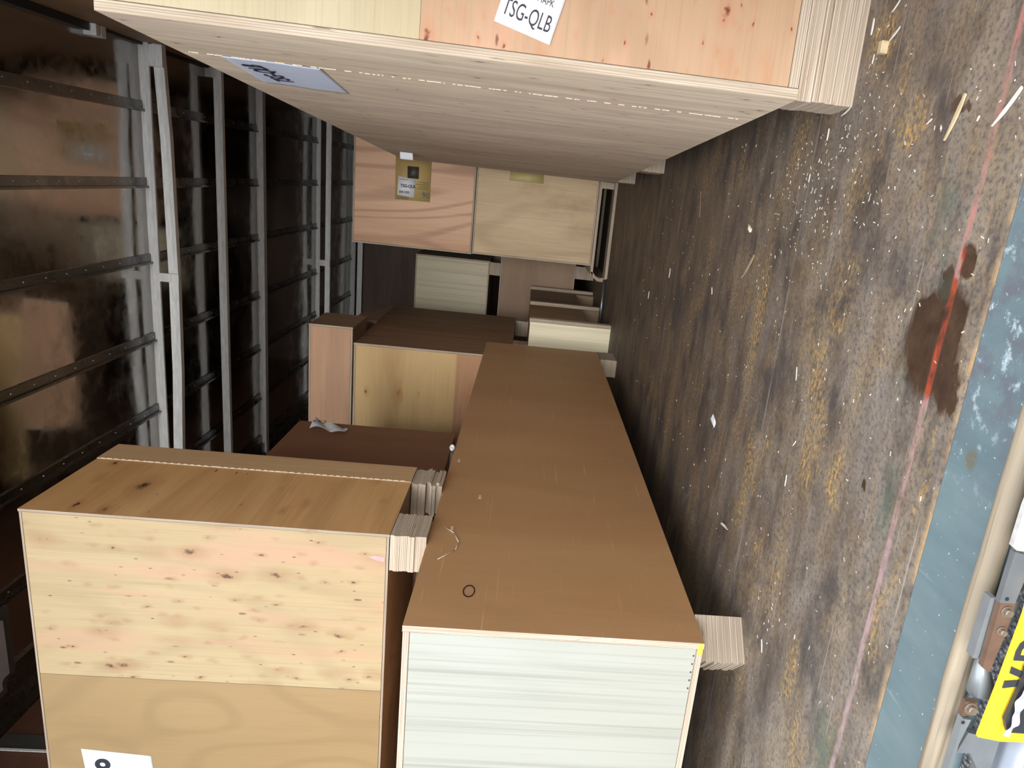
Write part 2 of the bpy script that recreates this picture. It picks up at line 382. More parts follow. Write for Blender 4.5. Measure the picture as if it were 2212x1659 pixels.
def rail(parent, y, z0, z1, dep=0.05, x0=XL, x1=XR, sag=None, o=Vector((0, 0, 0)), name='rail'):
    """hat-shaped beam: front face from z1 down to z0, thin pressed lips; sag = [(x, dy, dz)...]"""
    bm = bmesh.new(); P = sag or [(x0, 0, 0), (x1, 0, 0)]; vs = []
    for (x, dy, dz) in P:
        for yy, zz in ((0, z1), (0.004, (z0 * 0.5 + z1 * 0.5)), (0, z0), (dep, z0), (dep, z1)):
            vs.append(bm.verts.new((x - o.x, y + dy + yy - o.y, zz + dz - o.z)))
    for k in range(len(P) - 1):
        for i in range(5):
            a, b = k * 5 + i, k * 5 + (i + 1) % 5; bm.faces.new((vs[a], vs[b], vs[b + 5], vs[a + 5]))
    bm.faces.new(vs[:5][::-1]); bm.faces.new(vs[-5:])
    return bm_obj(name, bm, GALV, parent)
def bow(label, y): return thing('roof_bow', label, 'roof beam', (-0.84, y, ZC - 0.1)), Vector((-0.84, y, ZC - 0.1))
T, o = bow('bright double roof beam with a dark wedge slot, nearest to the open end', 3.60)
rail(T, 3.585, ZC - 0.043, ZC, 0.012, o=o, name='upper_flange')
rail(T, 3.60, ZC - 0.128, ZC - 0.084, 0.03, o=o, name='lower_flange', sag=[(XR, 0, 0.032), (0.0, 0, 0.014), (-0.62, 0, 0.006), (-1.1, 0, 0.010), (-1.6, 0, 0.026), (XL, 0, 0.034)])
box('cross_tie', (-0.645 - o.x, -0.605 - o.x, -0.016, 0.0, -0.030, 0.06), GALV, T)
for x in (XR - 0.05, XL + 0.05): box('end_bracket', (x - 0.045 - o.x, x + 0.045 - o.x, -0.012, 0.02, 0.0, 0.098), GALV, T)
T, o = bow('slim pale metal roof beam hanging free, second from the open end', 4.262)
rail(T, 4.262, 2.240, 2.282, 0.03, o=o)
for x in (XR - 0.03, XL + 0.03): box('end_bracket', (x - 0.025 - o.x, x + 0.025 - o.x, 0.0, 0.03, 2.25 - o.z, ZC - o.z), GALV, T)
T, o = bow('pale roof beam fixed against its bright mirror image, third from the open end', 4.987)
rail(T, 4.987, ZC - 0.042, ZC, 0.05, o=o)
T, o = bow('double roof beam with a dark slot and cross tie above the far crates', 6.323)
rail(T, 6.323, ZC - 0.034, ZC, 0.012, o=o, name='upper_flange')
rail(T, 6.335, ZC - 0.115, ZC - 0.073, 0.03, o=o, name='lower_flange')
box('cross_tie', (-0.87 - o.x, -0.82 - o.x, -0.004, 0.012, -0.014, 0.068), GALV, T)
for x in (XR - 0.05, XL + 0.05): box('end_bracket', (x - 0.045 - o.x, x + 0.045 - o.x, 0.0, 0.04, 0.0, 0.098), GALV, T)
T, o = bow('last pale roof beam against the brown end wall', 7.55)
rail(T, 7.55, ZC - 0.045, ZC, 0.03, o=o)
rail(T, 7.58, ZC - 0.11, ZC - 0.06, 0.03, o=o, name='lower_flange')
for x in (XR - 0.05, XL + 0.05): box('end_bracket', (x - 0.045 - o.x, x + 0.045 - o.x, 0.031, 0.06, 0.0, 0.098), GALV, T)

RX = [0.150, -0.182, -0.530, -0.910, -1.276, -1.63]
SEG = [(0.70, 3.583), (3.64, 4.98), (5.04, 6.32), (6.37, 7.54)]
for k, x in enumerate(RX):
    x = x + 0.0
    tt = thing('roof_rib', 'dark riveted roof rib running lengthways, number %s counted from the right' % ('one two three four five six'.split()[k]), 'roof rib', (x, 0.7, ZC), group=None)
    for (a, b) in SEG:
        bm = bmesh.new()
        add_box(bm, -0.026, 0.012, a - 0.7, b - 0.7, -0.007, 0)
        add_box(bm, -0.034, -0.024, a - 0.7, b - 0.7, -0.017, 0)
        sg = bm_obj('rib_section', bm, STEEL, tt)
        y = 2.44 if a < 2 else a + 0.09
        while y < min(b, 4.9):
            bm = bmesh.new(); cyl_bm(bm, (-0.006, y - 0.7, -0.007), (-0.006, y - 0.7, -0.0105), 0.0038, 0.002, n=8)
            bm_obj('rivet', bm, BOLT, sg); y += 0.125

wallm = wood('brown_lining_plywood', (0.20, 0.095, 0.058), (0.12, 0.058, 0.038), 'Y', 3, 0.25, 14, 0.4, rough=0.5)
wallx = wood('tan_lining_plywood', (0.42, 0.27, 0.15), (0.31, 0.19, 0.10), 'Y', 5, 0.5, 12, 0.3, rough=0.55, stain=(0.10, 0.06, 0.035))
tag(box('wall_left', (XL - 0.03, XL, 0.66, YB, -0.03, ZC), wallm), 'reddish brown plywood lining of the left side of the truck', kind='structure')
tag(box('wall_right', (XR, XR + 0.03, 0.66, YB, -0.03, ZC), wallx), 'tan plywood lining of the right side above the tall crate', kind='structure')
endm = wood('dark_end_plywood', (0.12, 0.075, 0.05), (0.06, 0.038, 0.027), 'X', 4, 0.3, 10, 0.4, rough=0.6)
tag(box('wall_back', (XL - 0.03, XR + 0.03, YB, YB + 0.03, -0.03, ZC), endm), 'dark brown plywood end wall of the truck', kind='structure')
# corner rails
bm = bmesh.new()
add_box(bm, XL, XL + 0.16, 0.66, YB, ZC - 0.012, ZC); add_box(bm, XL, XL + 0.10, 0.66, YB, ZC - 0.028, ZC - 0.012)
add_box(bm, XL, XL + 0.012, 0.66, YB, ZC - 0.075, ZC); add_box(bm, XL, XL + 0.03, 0.66, YB, ZC - 0.04, ZC - 0.028)
tag(bm_obj('trim_2', bm, STEEL), 'dark stepped metal rail in the corner of roof and left lining', kind='structure')
bm = bmesh.new()
add_box(bm, XR - 0.03, XR, 0.66, 3.17, ZC - 0.03, ZC); add_box(bm, XR - 0.012, XR, 3.17, YB, ZC - 0.02, ZC)
tag(bm_obj('trim_3', bm, DARK), 'black rail in the corner of roof and right lining', kind='structure')
bm = bmesh.new(); add_box(bm, XR - 0.045, XR - 0.001, 3.18, 3.205, ZC - 0.05, ZC); add_box(bm, XR - 0.045, XR - 0.001, 3.215, 3.25, ZC - 0.05, ZC)
bevel(bm, 0.003); tag(bm_obj('rail_bracket', bm, GALV), 'small bright metal bracket at the top corner above the tall crate', 'bracket')
# wall joint strip on the left lining
t = thing('wall_joint_strip', 'grey metal joint strip standing on the brown left lining', 'metal strip', (XL, 2.2, 0))
box('strip_plate', (0, 0.004, -0.03, 0.045, 0.0, ZC - 0.08), plain('grey_strip', (0.13, 0.135, 0.13), 0.4, 0.5), t)
box('bright_edge', (0.004, 0.007, -0.034, -0.024, 0.0, ZC - 0.08), GALV, t)['label'] = 'bright worn edge'
# ceiling lamp
t = thing('ceiling_lamp', 'rounded ceiling lamp with grey bezel and pale lens at the left edge', 'lamp', (-1.80, 2.20, ZC - 0.001))
bm = bmesh.new(); add_box(bm, -0.19, 0.19, -0.20, 0.195, -0.03, 0); bmesh.ops.bevel(bm, geom=[e for e in bm.edges if abs(e.verts[0].co.z - e.verts[1].co.z) > 0.01], offset=0.05, segments=5, affect='EDGES')
bm_obj('bezel', bm, plain('grey_bezel', (0.14, 0.15, 0.15), 0.4), t)
bm = bmesh.new(); add_box(bm, -0.15, 0.15, -0.16, 0.145, -0.045, -0.03); bmesh.ops.bevel(bm, geom=[e for e in bm.edges if abs(e.verts[0].co.z - e.verts[1].co.z) > 0.01], offset=0.04, segments=5, affect='EDGES')
bm_obj('lens', bm, plain('pale_lens', (0.62, 0.64, 0.65), 0.25), t)

# ---------------------------------------------------------------- ground outside
gm = NT('rough_asphalt'); d, cc = gm.vor(gm.co, 48); q = gm.noise(gm.co, 130, 3)
c = gm.mix(gm.mr(d, 0.15, 0.5), (0.16, 0.16, 0.165), (0.015, 0.015, 0.017)); c = gm.mix(gm.mr(q, 0.66, 0.72), c, (0.6, 0.6, 0.58))
gm.bump(gm.math('SUBTRACT', 1.0, d), 1.0, 0.02)
tag(box('ground', (-25, 25, -25, 25, -1.26, -1.2), gm.done(c, 0.7)), 'coarse black asphalt yard under and behind the truck', kind='structure')

# ---------------------------------------------------------------- crates
def crate(name, label, b, mats, t=0.016, loc=None, rz=0.0, order='inset', etone=1.0):
    """b = x0,x1,y0,y1,z0,z1 in world; parts are the six plywood panels. mats: front,right,left,top,bottom,back"""
    x0, x1, y0, y1, z0, z1 = b
    o = Vector(loc or ((x0 + x1) / 2, (y0 + y1) / 2, z0))
    T = thing(name, label, 'crate', o, rz)
    x0 -= o.x; x1 -= o.x; y0 -= o.y; y1 -= o.y; z0 -= o.z; z1 -= o.z
    g = lambda k: mats.get(k, mats['side'])
    e = 0.0012
    def panel(nm, bb, m, ax, lab=None):
        p = box(nm, bb, m, T, axis=ax, edge=plyedge(ax, etone))
        if lab: p['label'] = lab
        return p
    panel('front_panel', (x0 + t + e, x1 - t - e, y0 + 0.001, y0 + t, z0 + t + e, z1 - t - e), g('front'), 'Y', mats.get('front_label'))
    panel('back_panel', (x0 + t + e, x1 - t - e, y1 - t, y1 - 0.001, z0 + t + e, z1 - t - e), g('back'), 'Y')
    panel('side_panel', (x1 - t, x1, y0, y1, z0, z1), g('right'), 'X', mats.get('right_label'))
    panel('side_panel', (x0, x0 + t, y0, y1, z0, z1), g('left'), 'X', mats.get('left_label'))
    panel('top_panel', (x0 + t + e, x1 - t - e, y0 + e, y1 - e, z1 - t, z1 - e), g('top'), 'Z')
    panel('bottom_panel', (x0 + t + e, x1 - t - e, y0 + e, y1 - e, z0 + e, z0 + t), g('bottom'), 'Z')
    return T, o
def skid(T, o, b, rz=0.0, jag=0.004, dy=1, tone=1.0, n=None, name='skid_block'):
    """block of stacked plywood strips, ends staggered; b in world coordinates"""
    x0, x1, y0, y1, z0, z1 = b
    n = n or max(3, int((z1 - z0) / 0.0062)); bm = bmesh.new(); cx, cy = (x0 + x1) / 2, (y0 + y1) / 2
    z = z0; h = (z1 - z0) / n; jx = jy = 0; k = 0
    for i in range(n):
        if k <= 0: k = rnd.choice((1, 2, 3)); jx = rnd.uniform(-jag, jag) * 0.25; jy = rnd.uniform(-jag, jag)
        k -= 1
        add_box(bm, x0 + jx - cx, x1 + jx - cx, y0 - cy + jy * (dy == 1), y1 - cy + rnd.uniform(-jag, jag) * 0.8, z0 + i * h - o.z, z0 + (i + 1) * h - 0.0003 - o.z)
    ob = bm_obj(name, bm, plyedge('Z', tone), T, (cx - o.x, cy - o.y, 0)); ob.rotation_euler.z = rz
    return ob

# materials
knotty = wood('knotty_poplar_plywood', (0.40, 0.315, 0.18), (0.34, 0.25, 0.135), 'Z', 1.3, 0.22, 30, 0.3, kn=0.75, kscale=15, flecks=0.12, pink=(0.42, 0.255, 0.165), halo=(0.27, 0.15, 0.075),
              kcol=(0.10, 0.05, 0.03), second=('X', -1.30 + 1.40, (0.30, 0.205, 0.098), (0.25, 0.165, 0.076)))
orange = wood('orange_brown_plywood', (0.60, 0.36, 0.155), (0.46, 0.24, 0.09), 'Y', 2.2, 0.3, 16, 0.3, kn=0.3, kscale=8, flecks=0.07, kcol=(0.05, 0.02, 0.01), halo=(0.34, 0.15, 0.06))
film = wood('brown_film_plywood', (0.46, 0.265, 0.125), (0.40, 0.215, 0.096), 'Z', 4.1, 0.12, 9, 0.12, rough=0.42, scuff=0.4, stain=(0.34, 0.205, 0.125))
filmdark = wood('dark_film_plywood', (0.30, 0.145, 0.078), (0.24, 0.112, 0.06), 'Z', 6.1, 0.12, 9, 0.12, rough=0.45)
pine = wood('pale_striped_plywood', (0.35, 0.355, 0.315), (0.32, 0.32, 0.27), 'Z', 5.0, 0.10, 30, 0.15, rough=0.6, lines=0.6)
peach = wood('peach_knotty_plywood', (0.44, 0.29, 0.18), (0.38, 0.235, 0.14), 'X', 7.7, 0.25, 18, 0.25, kn=0.6, kscale=22, flecks=0.16, kcol=(0.16, 0.04, 0.02), halo=(0.42, 0.19, 0.10), pink=(0.53, 0.31, 0.205))
cream = wood('cream_plywood', (0.45, 0.38, 0.25), (0.40, 0.33, 0.205), 'X', 8.7, 0.15, 18, 0.3, kn=0.05, kscale=9)
sidegrey = wood('streaky_grey_plywood', (0.80, 0.68, 0.52), (0.66, 0.53, 0.39), 'Z', 9.1, 0.3, 26, 0.75, flecks=0.06, kn=0.16, kscale=14, kcol=(0.08, 0.05, 0.03), halo=(0.42, 0.31, 0.22), lines=0.5, pink=(0.60, 0.46, 0.37))
swirl = wood('pink_swirl_plywood', (0.72, 0.47, 0.31), (0.54, 0.31, 0.195), 'Z', 3.4, 0.65, 16, 0.3)
swirl2 = wood('olive_brown_plywood', (0.60, 0.45, 0.28), (0.47, 0.34, 0.205), 'Z', 11.4, 0.35, 18, 0.4, stain=(0.28, 0.18, 0.11))
honey = wood('honey_plywood', (0.60, 0.42, 0.20), (0.46, 0.30, 0.135), 'X', 12.3, 0.25, 10, 0.25, flecks=0.04, kn=0.12, kscale=8)
pinkface = wood('pinkish_plywood', (0.52, 0.32, 0.20), (0.43, 0.25, 0.155), 'X', 13.3, 0.35, 10, 0.35)
dull = wood('dull_brown_plywood', (0.38, 0.26, 0.165), (0.27, 0.18, 0.115), 'Z', 14.3, 0.3, 16, 0.5)
INK = plain('black_ink', (0.015, 0.015, 0.03), 0.5)
PAP = paper('white_paper'); PAPB = paper('bluish_paper', (0.62, 0.68, 0.82)); KRAFT = paper('tan_label_paper', (0.52, 0.37, 0.15)); YTAPE = paper('yellow_tape', (0.55, 0.46, 0.20))
PINKP = plain('pink_ink', (0.78, 0.30, 0.30), 0.6)

# --- long brown crate on the floor (left)
T, o = crate('long_crate', 'long low crate with smooth brown sides and white striped end, standing on the floor',
             (-1.98, -0.872, 1.268, 3.955, 0.106, 0.724),
             dict(side=film, front=pine, right=film, left=film, top=film, bottom=dull, back=pine, front_label='off-white end panel with faint stripes', right_label='smooth brown film-faced side'), t=0.014)
b_ = skid(T, o, (-0.995, -0.875, 1.30, 1.385, 0.0, 0.106), rz=0, jag=0.003); bpy.data.objects.remove(b_)
bm = bmesh.new(); A = Vector((-0.868, 1.368)); B = Vector((-0.938, 1.299)); nn = Vector((-0.707, 0.707))
for i in range(17):
    j = rnd.uniform(-0.003, 0.003); z0, z1 = i * 0.0062, (i + 1) * 0.0062 - 0.0003
    p = [A, B + (B - A).normalized() * j, B + (B - A).normalized() * j + nn * 0.09, A + nn * 0.09]
    vs = [bm.verts.new((q.x - o.x, q.y - o.y, z - o.z)) for z in (z0, z1) for q in p]
    for f in ((0, 1, 2, 3), (7, 6, 5, 4), (0, 4, 5, 1), (1, 5, 6, 2), (2, 6, 7, 3), (3, 7, 4, 0)): bm.faces.new([vs[i_] for i_ in f])
bm_obj('skid_block', bm, plyedge('Z', 0.8), T)
skid(T, o, (-0.985, -0.890, 3.86, 4.045, 0.0, 0.106), jag=0.003)
for yy in (1.30, 2.6, 3.8): skid(T, o, (-1.95, -1.84, yy, yy + 0.1, 0.0, 0.106))
# yellow crayon mark at the lower corner, hand-drawn oval, staples
box('yellow_mark', (-0.8995 - o.x, -0.8725 - o.x, 1.2672 - o.y, 1.2681 - o.y, 0.108 - o.z, 0.118 - o.z), plain('yellow_crayon', (0.75, 0.55, 0.06), 0.6), T)
bm = bmesh.new(); N = 40
for i in range(N):
    a0, a1 = 2 * math.pi * i / N, 2 * math.pi * (i + 1) / N
    f = lambda a, k: (-0.8706 - o.x, 1.408 + (math.cos(a) * 0.0235 + math.sin(a) * -0.004) * k - o.y, 0.604 + math.sin(a) * 0.0125 * k + math.cos(a) * 0.002 * k - o.z)
    bm.faces.new([bm.verts.new(f(*q)) for q in ((a0, 1.05), (a1, 1.05), (a1, 0.86), (a0, 0.86))])
oval = bm_obj('pen_mark', bm, INK, T)
STP = plain('staple_steel', (0.10, 0.09, 0.08), 0.4, 0.6)
for i in range(5):
    xx = -0.905 - i * 0.020; box('staple', (xx - o.x, xx + 0.0035 - o.x, 1.2680 - o.y, 1.2692 - o.y, 0.1235 - o.z, 0.1265 - o.z), STP, T)

# --- pale knotty crate on top (left)
T, o = crate('stacked_crate', 'big pale knotty plywood crate stacked on the long brown crate, nearest on the left',
             (-1.98, -0.850, 1.60, 2.026, 0.812, 1.662),
             dict(side=orange, front=knotty, right=orange, left=orange, top=orange, bottom=dull, back=orange,
                  front_label='pale front with dark knots and pinkish streaks', right_label='orange brown side with knots'),
             t=0.0065, loc=(-1.40, 1.81, 0.812), etone=0.75)
for (a, b) in ((1.602, 1.722), (1.918, 2.024)):
    skid(T, o, (-0.948, -0.852, a, b, 0.725, 0.811), jag=0.003 if a < 1.7 else 0.012, n=19)
    skid(T, o, (-1.97, -1.87, a, b, 0.725, 0.811), jag=0.004)
# far edge batten strip on the side, torn seam, pink chalk, shipping label
box('edge_strip', (-0.850 - o.x, -0.8475 - o.x, 1.918 - o.y, 2.026 - o.y, 0.812 - o.z, 1.662 - o.z), wood('edge_strip_ply', (0.55, 0.36, 0.19), (0.46, 0.29, 0.15), 'Z', 15, 0.3, 12, 0.3), T, axis='X', edge=plyedge('X'))['label'] = 'lighter plywood strip along the far edge'
bm = bmesh.new()
for i in range(46):
    z = 0.83 + i * 0.018; add_box(bm, -0.8475 - o.x, -0.8462 - o.x, 1.9165 - o.y, 1.9195 + rnd.uniform(0, 0.001) - o.y, z - o.z, z + rnd.uniform(0.006, 0.016) - o.z)
bm_obj('splintered_seam', bm, plain('torn_wood', (0.85, 0.68, 0.45), 0.7), T)
bm = bmesh.new(); prism_y(bm, [(-0.925 - o.x, 0.822 - o.z), (-0.912 - o.x, 0.822 - o.z), (-0.909 - o.x, 0.845 - o.z), (-0.913 - o.x, 0.862 - o.z), (-0.921 - o.x, 0.845 - o.z)], 1.6002 - o.y, 1.6008 - o.y)
bm_obj('chalk_mark', bm, PINKP, T)['label'] = 'pink chalk mark by the lower edge'
lb = sheet('paper_label', [(-1.635 - o.x, 1.6008 - o.y, 1.36 - o.z), (-1.50 - o.x, 1.6008 - o.y, 1.56 - o.z), (-1.78 - o.x, 1.6008 - o.y, 1.56 - o.z), (-1.78 - o.x, 1.6008 - o.y, 1.36 - o.z)], PAP, T, (0, -1, 0))
bpy.data.objects.remove(lb)
lb = sheet('paper_label', [(-1.524 - o.x, 1.6008 - o.y, 1.575 - o.z), (-1.538 - o.x, 1.6008 - o.y, 1.402 - o.z), (-1.80 - o.x, 1.6008 - o.y, 1.38 - o.z), (-1.79 - o.x, 1.6008 - o.y, 1.55 - o.z)], PAPB, T, (0, -1, 0))
lb['label'] = 'white paper label with a large dark character'
text('lettering', '8', 0.085, INK, lb, (-1.612 - o.x, 1.5995 - o.y, 1.548 - o.z), (-0.05, 0, -1), (1, 0, 0), off=0.002)

# --- tall crate on the right, turned slightly
aR = math.radians(2.8)
T, o = crate('tall_crate', 'tall upright crate with peach and cream knotty front and grey-streaked side, on the right',
             (0.187, 0.385, 1.322, 4.16, 0.101, 1.262),
             dict(side=sidegrey, front=peach, right=sidegrey, left=sidegrey, top=dull, bottom=dull, back=sidegrey,
                  front_label='peach and cream knotty front panel', left_label='long side with pale grey-brown streaks'),
             t=0.018, loc=(0.187, 1.322, 0.0), rz=aR)
fp = [c for c in T.children if c.name.startswith('front_panel')][0]
bpy.data.objects.remove(fp)
box('front_panel', (0.0192, 0.1788, 0.001, 0.018, 0.1202, 0.750), peach, T, axis='Y', edge=plyedge('Y'))['label'] = 'peach veneer with dark knots, lower part of the front'
box('front_panel', (0.0192, 0.1788, 0.001, 0.018, 0.7505, 1.2428), cream, T, axis='Y', edge=plyedge('Y'))['label'] = 'cream veneer, upper part of the front'
def tskid(y0, y1, x0=0.0):
    s_ = skid(T, Vector((0, 0, 0)), (x0, 0.198, y0, y1, 0.0, 0.101), jag=0.0035); return s_
tskid(0.001, 0.095); tskid(1.84, 1.94); tskid(2.72, 2.81)
# seam line on the side
bm = bmesh.new()
z = 0.13
while z < 1.24:
    l = rnd.uniform(0.003, 0.014); yy = 0.262 + 0.012 * z + rnd.uniform(-0.0012, 0.0012)
    add_box(bm, -0.0014, 0.0005, yy, yy + rnd.uniform(0.0012, 0.0036), z, z + l); z += l + rnd.choice((0.0, 0.001, 0.004, 0.016))
bm_obj('splintered_seam', bm, plain('torn_wood_pale', (0.80, 0.66, 0.50), 0.7), T)
# side label (world points moved into the crate frame)
RZ = Matrix.Rotation(-aR, 3, 'Z')
loc_ = lambda p: RZ @ (Vector(p) - Vector((0.187, 1.322, 0)))
q = [loc_(p) for p in ((0.174, 1.594, 1.176), (0.173, 1.601, 0.987), (0.158, 1.912, 1.004), (0.159, 1.888, 1.192))]
q = [Vector((-0.0006, v.y, v.z)) for v in q]
lb = sheet('paper_label', q, PAPB, T, (-1, 0, 0), wave=0.0012, n=24); lb['label'] = 'bluish white paper label reading TSG-QLB'
p0, p1 = loc_((0.162, 1.829, 1.103)), loc_((0.172, 1.623, 1.124)); p0.x = p1.x = -0.0030
text('lettering', 'TSG-QLB', 0.062, INK, lb, p0, p1 - p0, (0, 0, 1), xs=0.74)
# front label
Ax = Vector((-0.262, 0, -0.965)); Ay = Vector((0.965, 0, -0.262))
c0 = Vector((0.0615, -0.0006, 0.630))
w_, h_ = 0.098, 0.118
lb = sheet('paper_label', [c0, c0 + Ax * w_, c0 + Ax * w_ + Ay * h_, c0 + Ay * h_], PAP, T, (0, -1, 0)); lb['label'] = 'white shipping label on the front'
text('lettering', 'TSG-QLB', 0.0375, INK, lb, c0 + Ax * 0.006 + Ay * 0.016 + Vector((0, -0.0012, 0)), Ax, Ay, xs=0.56)
text('lettering', 'SHIPPING MAPK', 0.0155, INK, lb, c0 + Ax * 0.006 + Ay * 0.055 + Vector((0, -0.0012, 0)), Ax, Ay, xs=0.70)
# curled white tag further along the side
bm = bmesh.new(); P = []
for i in range(9):
    s_ = i / 8; P.append((-0.001 - 0.03 * math.sin(s_ * 2.6) , 2.335 + 0.03 * s_, s_))
for i in range(8):
    for zz0, zz1 in ((1.125, 1.185),):
        vs = [bm.verts.new((P[i][0], P[i][1], zz0)), bm.verts.new((P[i + 1][0], P[i + 1][1], zz0)), bm.verts.new((P[i + 1][0], P[i + 1][1], zz1)), bm.verts.new((P[i][0], P[i][1], zz1))]
        bm.faces.new(vs)
cp = bm_obj('curled_tag', bm, PAP, T); cp['label'] = 'small curled white tag'
md = cp.modifiers.new('thick', 'SOLIDIFY'); md.thickness = 0.0008

# --- low crate on legs behind the long crate
T, o = crate('low_crate', 'low crate with pale striped end and upright battens, behind the long brown crate',
             (-1.30, -0.800, 4.312, 5.74, 0.14, 0.492), dict(side=dull, front=pine, right=dull, left=dull, top=dull, bottom=dull, back=pine), t=0.014)
EP = plyedge('X', 0.9)
for (a, b) in ((4.300, 4.352), (4.952, 4.995), (5.70, 5.742)):
    box('batten', (-0.800 - o.x, -0.778 - o.x, a - o.y, b - o.y, 0 - o.z, 0.494 - o.z), wood('batten_wood_%d' % int(a * 10), (0.60, 0.50, 0.36), (0.48, 0.39, 0.27), 'Z', a, 0.2, 12, 0.4), T, axis='X', edge=EP)
box('end_board', (-1.28 - o.x, -0.8005 - o.x, 4.300 - o.y, 4.3115 - o.y, 0 - o.z, 0.49 - o.z), wood('cream_end_board', (0.85, 0.78, 0.58), (0.78, 0.69, 0.48), 'Z', 31, 0.1, 12, 0.2, lines=0.4), T, axis='Y', edge=plyedge('Y'))['label'] = 'pale striped end board reaching the floor'
for (a, b) in ((5.02, 5.10), (5.62, 5.70)):
    box('leg', (-0.90 - o.x, -0.80 - o.x, a - o.y, b - o.y, 0 - o.z, 0.139 - o.z), dull, T)
    box('leg', (-1.29 - o.x, -1.20 - o.x, a - o.y, b - o.y, 0 - o.z, 0.139 - o.z), dull, T)

# --- honey crate in the middle on top of the low crate
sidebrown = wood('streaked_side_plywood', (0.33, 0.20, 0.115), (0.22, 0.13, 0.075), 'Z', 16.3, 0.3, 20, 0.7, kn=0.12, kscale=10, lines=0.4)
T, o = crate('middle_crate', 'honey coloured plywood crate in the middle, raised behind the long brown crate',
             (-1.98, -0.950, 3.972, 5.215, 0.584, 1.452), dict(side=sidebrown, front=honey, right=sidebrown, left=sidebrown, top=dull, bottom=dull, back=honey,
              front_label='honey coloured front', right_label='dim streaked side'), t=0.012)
for (a, b) in ((4.33, 4.44), (5.10, 5.21)):
    skid(T, o, (-1.06, -0.952, a, b, 0.493, 0.583)); skid(T, o, (-1.29, -1.19, a, b, 0.493, 0.583))
# reddish veneer strip on the right part of its front
box('veneer_strip', (-1.97 - o.x, -0.963 - o.x, 3.9722 - o.y, 3.9730 - o.y, 0.60 - o.z, 0.885 - o.z), wood('reddish_veneer', (0.50, 0.29, 0.16), (0.40, 0.22, 0.12), 'X', 17, 0.4, 14, 0.4, kn=0.25, kscale=7), T, axis='Y', edge=plyedge('Y'))['label'] = 'reddish veneer strip low on the front'
# --- narrow crate on its top
T, o = crate('narrow_crate', 'narrow pinkish crate lying on top of the honey coloured crate',
             (-1.60, -0.862, 3.952, 4.30, 1.4535, 1.690), dict(side=pinkface, front=pinkface, right=dull, left=dull, top=dull, bottom=dull, back=pinkface), t=0.010)
tag(box('offcut_box', (-1.35, -0.945, 4.60, 5.19, 1.4535, 1.60), wood('dusky_pink_ply', (0.36, 0.25, 0.19), (0.28, 0.19, 0.145), 'Y', 18, 0.3, 10, 0.3), bev=0.002),
    'small dusky box lying on the far part of the honey crate', 'box')
# --- brown crate under and behind the pale knotty one
T, o = crate('brown_crate', 'dark reddish brown crate between the pale knotty crate and the honey crate',
             (-2.06, -1.15, 2.10, 3.19, 0.80, 1.505), dict(side=filmdark, front=filmdark, right=filmdark, left=filmdark, top=filmdark, bottom=dull, back=filmdark), t=0.010)
for (a, b) in ((2.2, 2.3), (2.95, 3.05)):
    skid(T, o, (-1.26, -1.16, a, b, 0.725, 0.799)); skid(T, o, (-1.97, -1.87, a, b, 0.725, 0.799))

# --- far stack on a pallet
T, o = crate('upper_crate', 'upper far crate with pinkish swirled plywood and a tan label',
             (-0.497, 0.30, 4.90, 5.68, 0.9145, 1.692), dict(side=swirl, front=swirl, right=dull, left=dull, top=dull, bottom=dull, back=swirl), t=0.010)
yy = 4.9004 - o.y
def xz(p): return (p[0] - o.x, yy, p[1] - o.z)
K = [xz(p) for p in ((-0.197, 1.425), (-0.193, 1.200), (0.066, 1.202), (0.068, 1.430))]
lb = sheet('paper_label', K, KRAFT, T, (0, -1, 0), n=2); lb['label'] = 'tan label with a dark picture and the number 90'
def pt(u, v, lift=0.0008):     # u: reading direction (down), v: text-up direction (right), fractions of the tan label
    a = Vector(K[0]); x_ = Vector(K[1]) - a; y_ = Vector(K[3]) - a
    return a + x_ * u + y_ * v + Vector((0, -lift, 0))
UX = Vector(K[1]) - Vector(K[0]); UY = Vector(K[3]) - Vector(K[0])
sheet('picture', [pt(0.34, 0.52), pt(0.66, 0.52), pt(0.66, 0.80), pt(0.34, 0.80)], plain('dark_picture', (0.09, 0.08, 0.065), 0.5, var=0.6, sc=24), lb, (0, -1, 0), n=2)
stc = sheet('sticker', [pt(0.06, 0.11), pt(0.54, 0.07), pt(0.56, 0.50), pt(0.09, 0.55)], PAP, lb, (0, -1, 0), n=2, lift=0.001); stc['label'] = 'white sticker'
stc.parent = T
text('number', '90', 0.050, INK, lb, pt(0.76, 0.09), UX, UY)
text('lettering', 'TSG-QLB', 0.026, INK, stc, pt(0.15, 0.30, 0.003), UX, UY, xs=0.9, off=0.0012)
bm = bmesh.new(); u = 0.12
while u < 0.40:
    wd = rnd.choice((0.006, 0.01, 0.016)); p = [pt(u, 0.155, 0.003), pt(u + wd, 0.155, 0.003), pt(u + wd, 0.215, 0.003), pt(u, 0.215, 0.003)]
    bm.faces.new([bm.verts.new(q_) for q_ in p]); u += wd + rnd.choice((0.006, 0.009))
bm_obj('barcode', bm, INK, stc)
bm = bmesh.new()
for (u0, u1, v) in ((0.12, 0.33, 0.47), (0.68, 0.93, 0.44), (0.60, 0.93, 0.39), (0.66, 0.93, 0.34), (0.60, 0.93, 0.29), (0.06, 0.40, 0.055), (0.06, 0.36, 0.02), (0.06, 0.95, 0.93), (0.10, 0.95, 0.89)):
    uu = u0
    while uu < u1:
        wd = rnd.uniform(0.012, 0.03); th = 0.014 if v < 0.8 else 0.005
        bm.faces.new([bm.verts.new(q_) for q_ in (pt(uu, v, 0.003), pt(uu + wd, v, 0.003), pt(uu + wd, v + th, 0.003), pt(uu, v + th, 0.003))]); uu += wd + 0.008
bm_obj('small_print', bm, plain('brown_ink', (0.09, 0.06, 0.03), 0.6), lb)
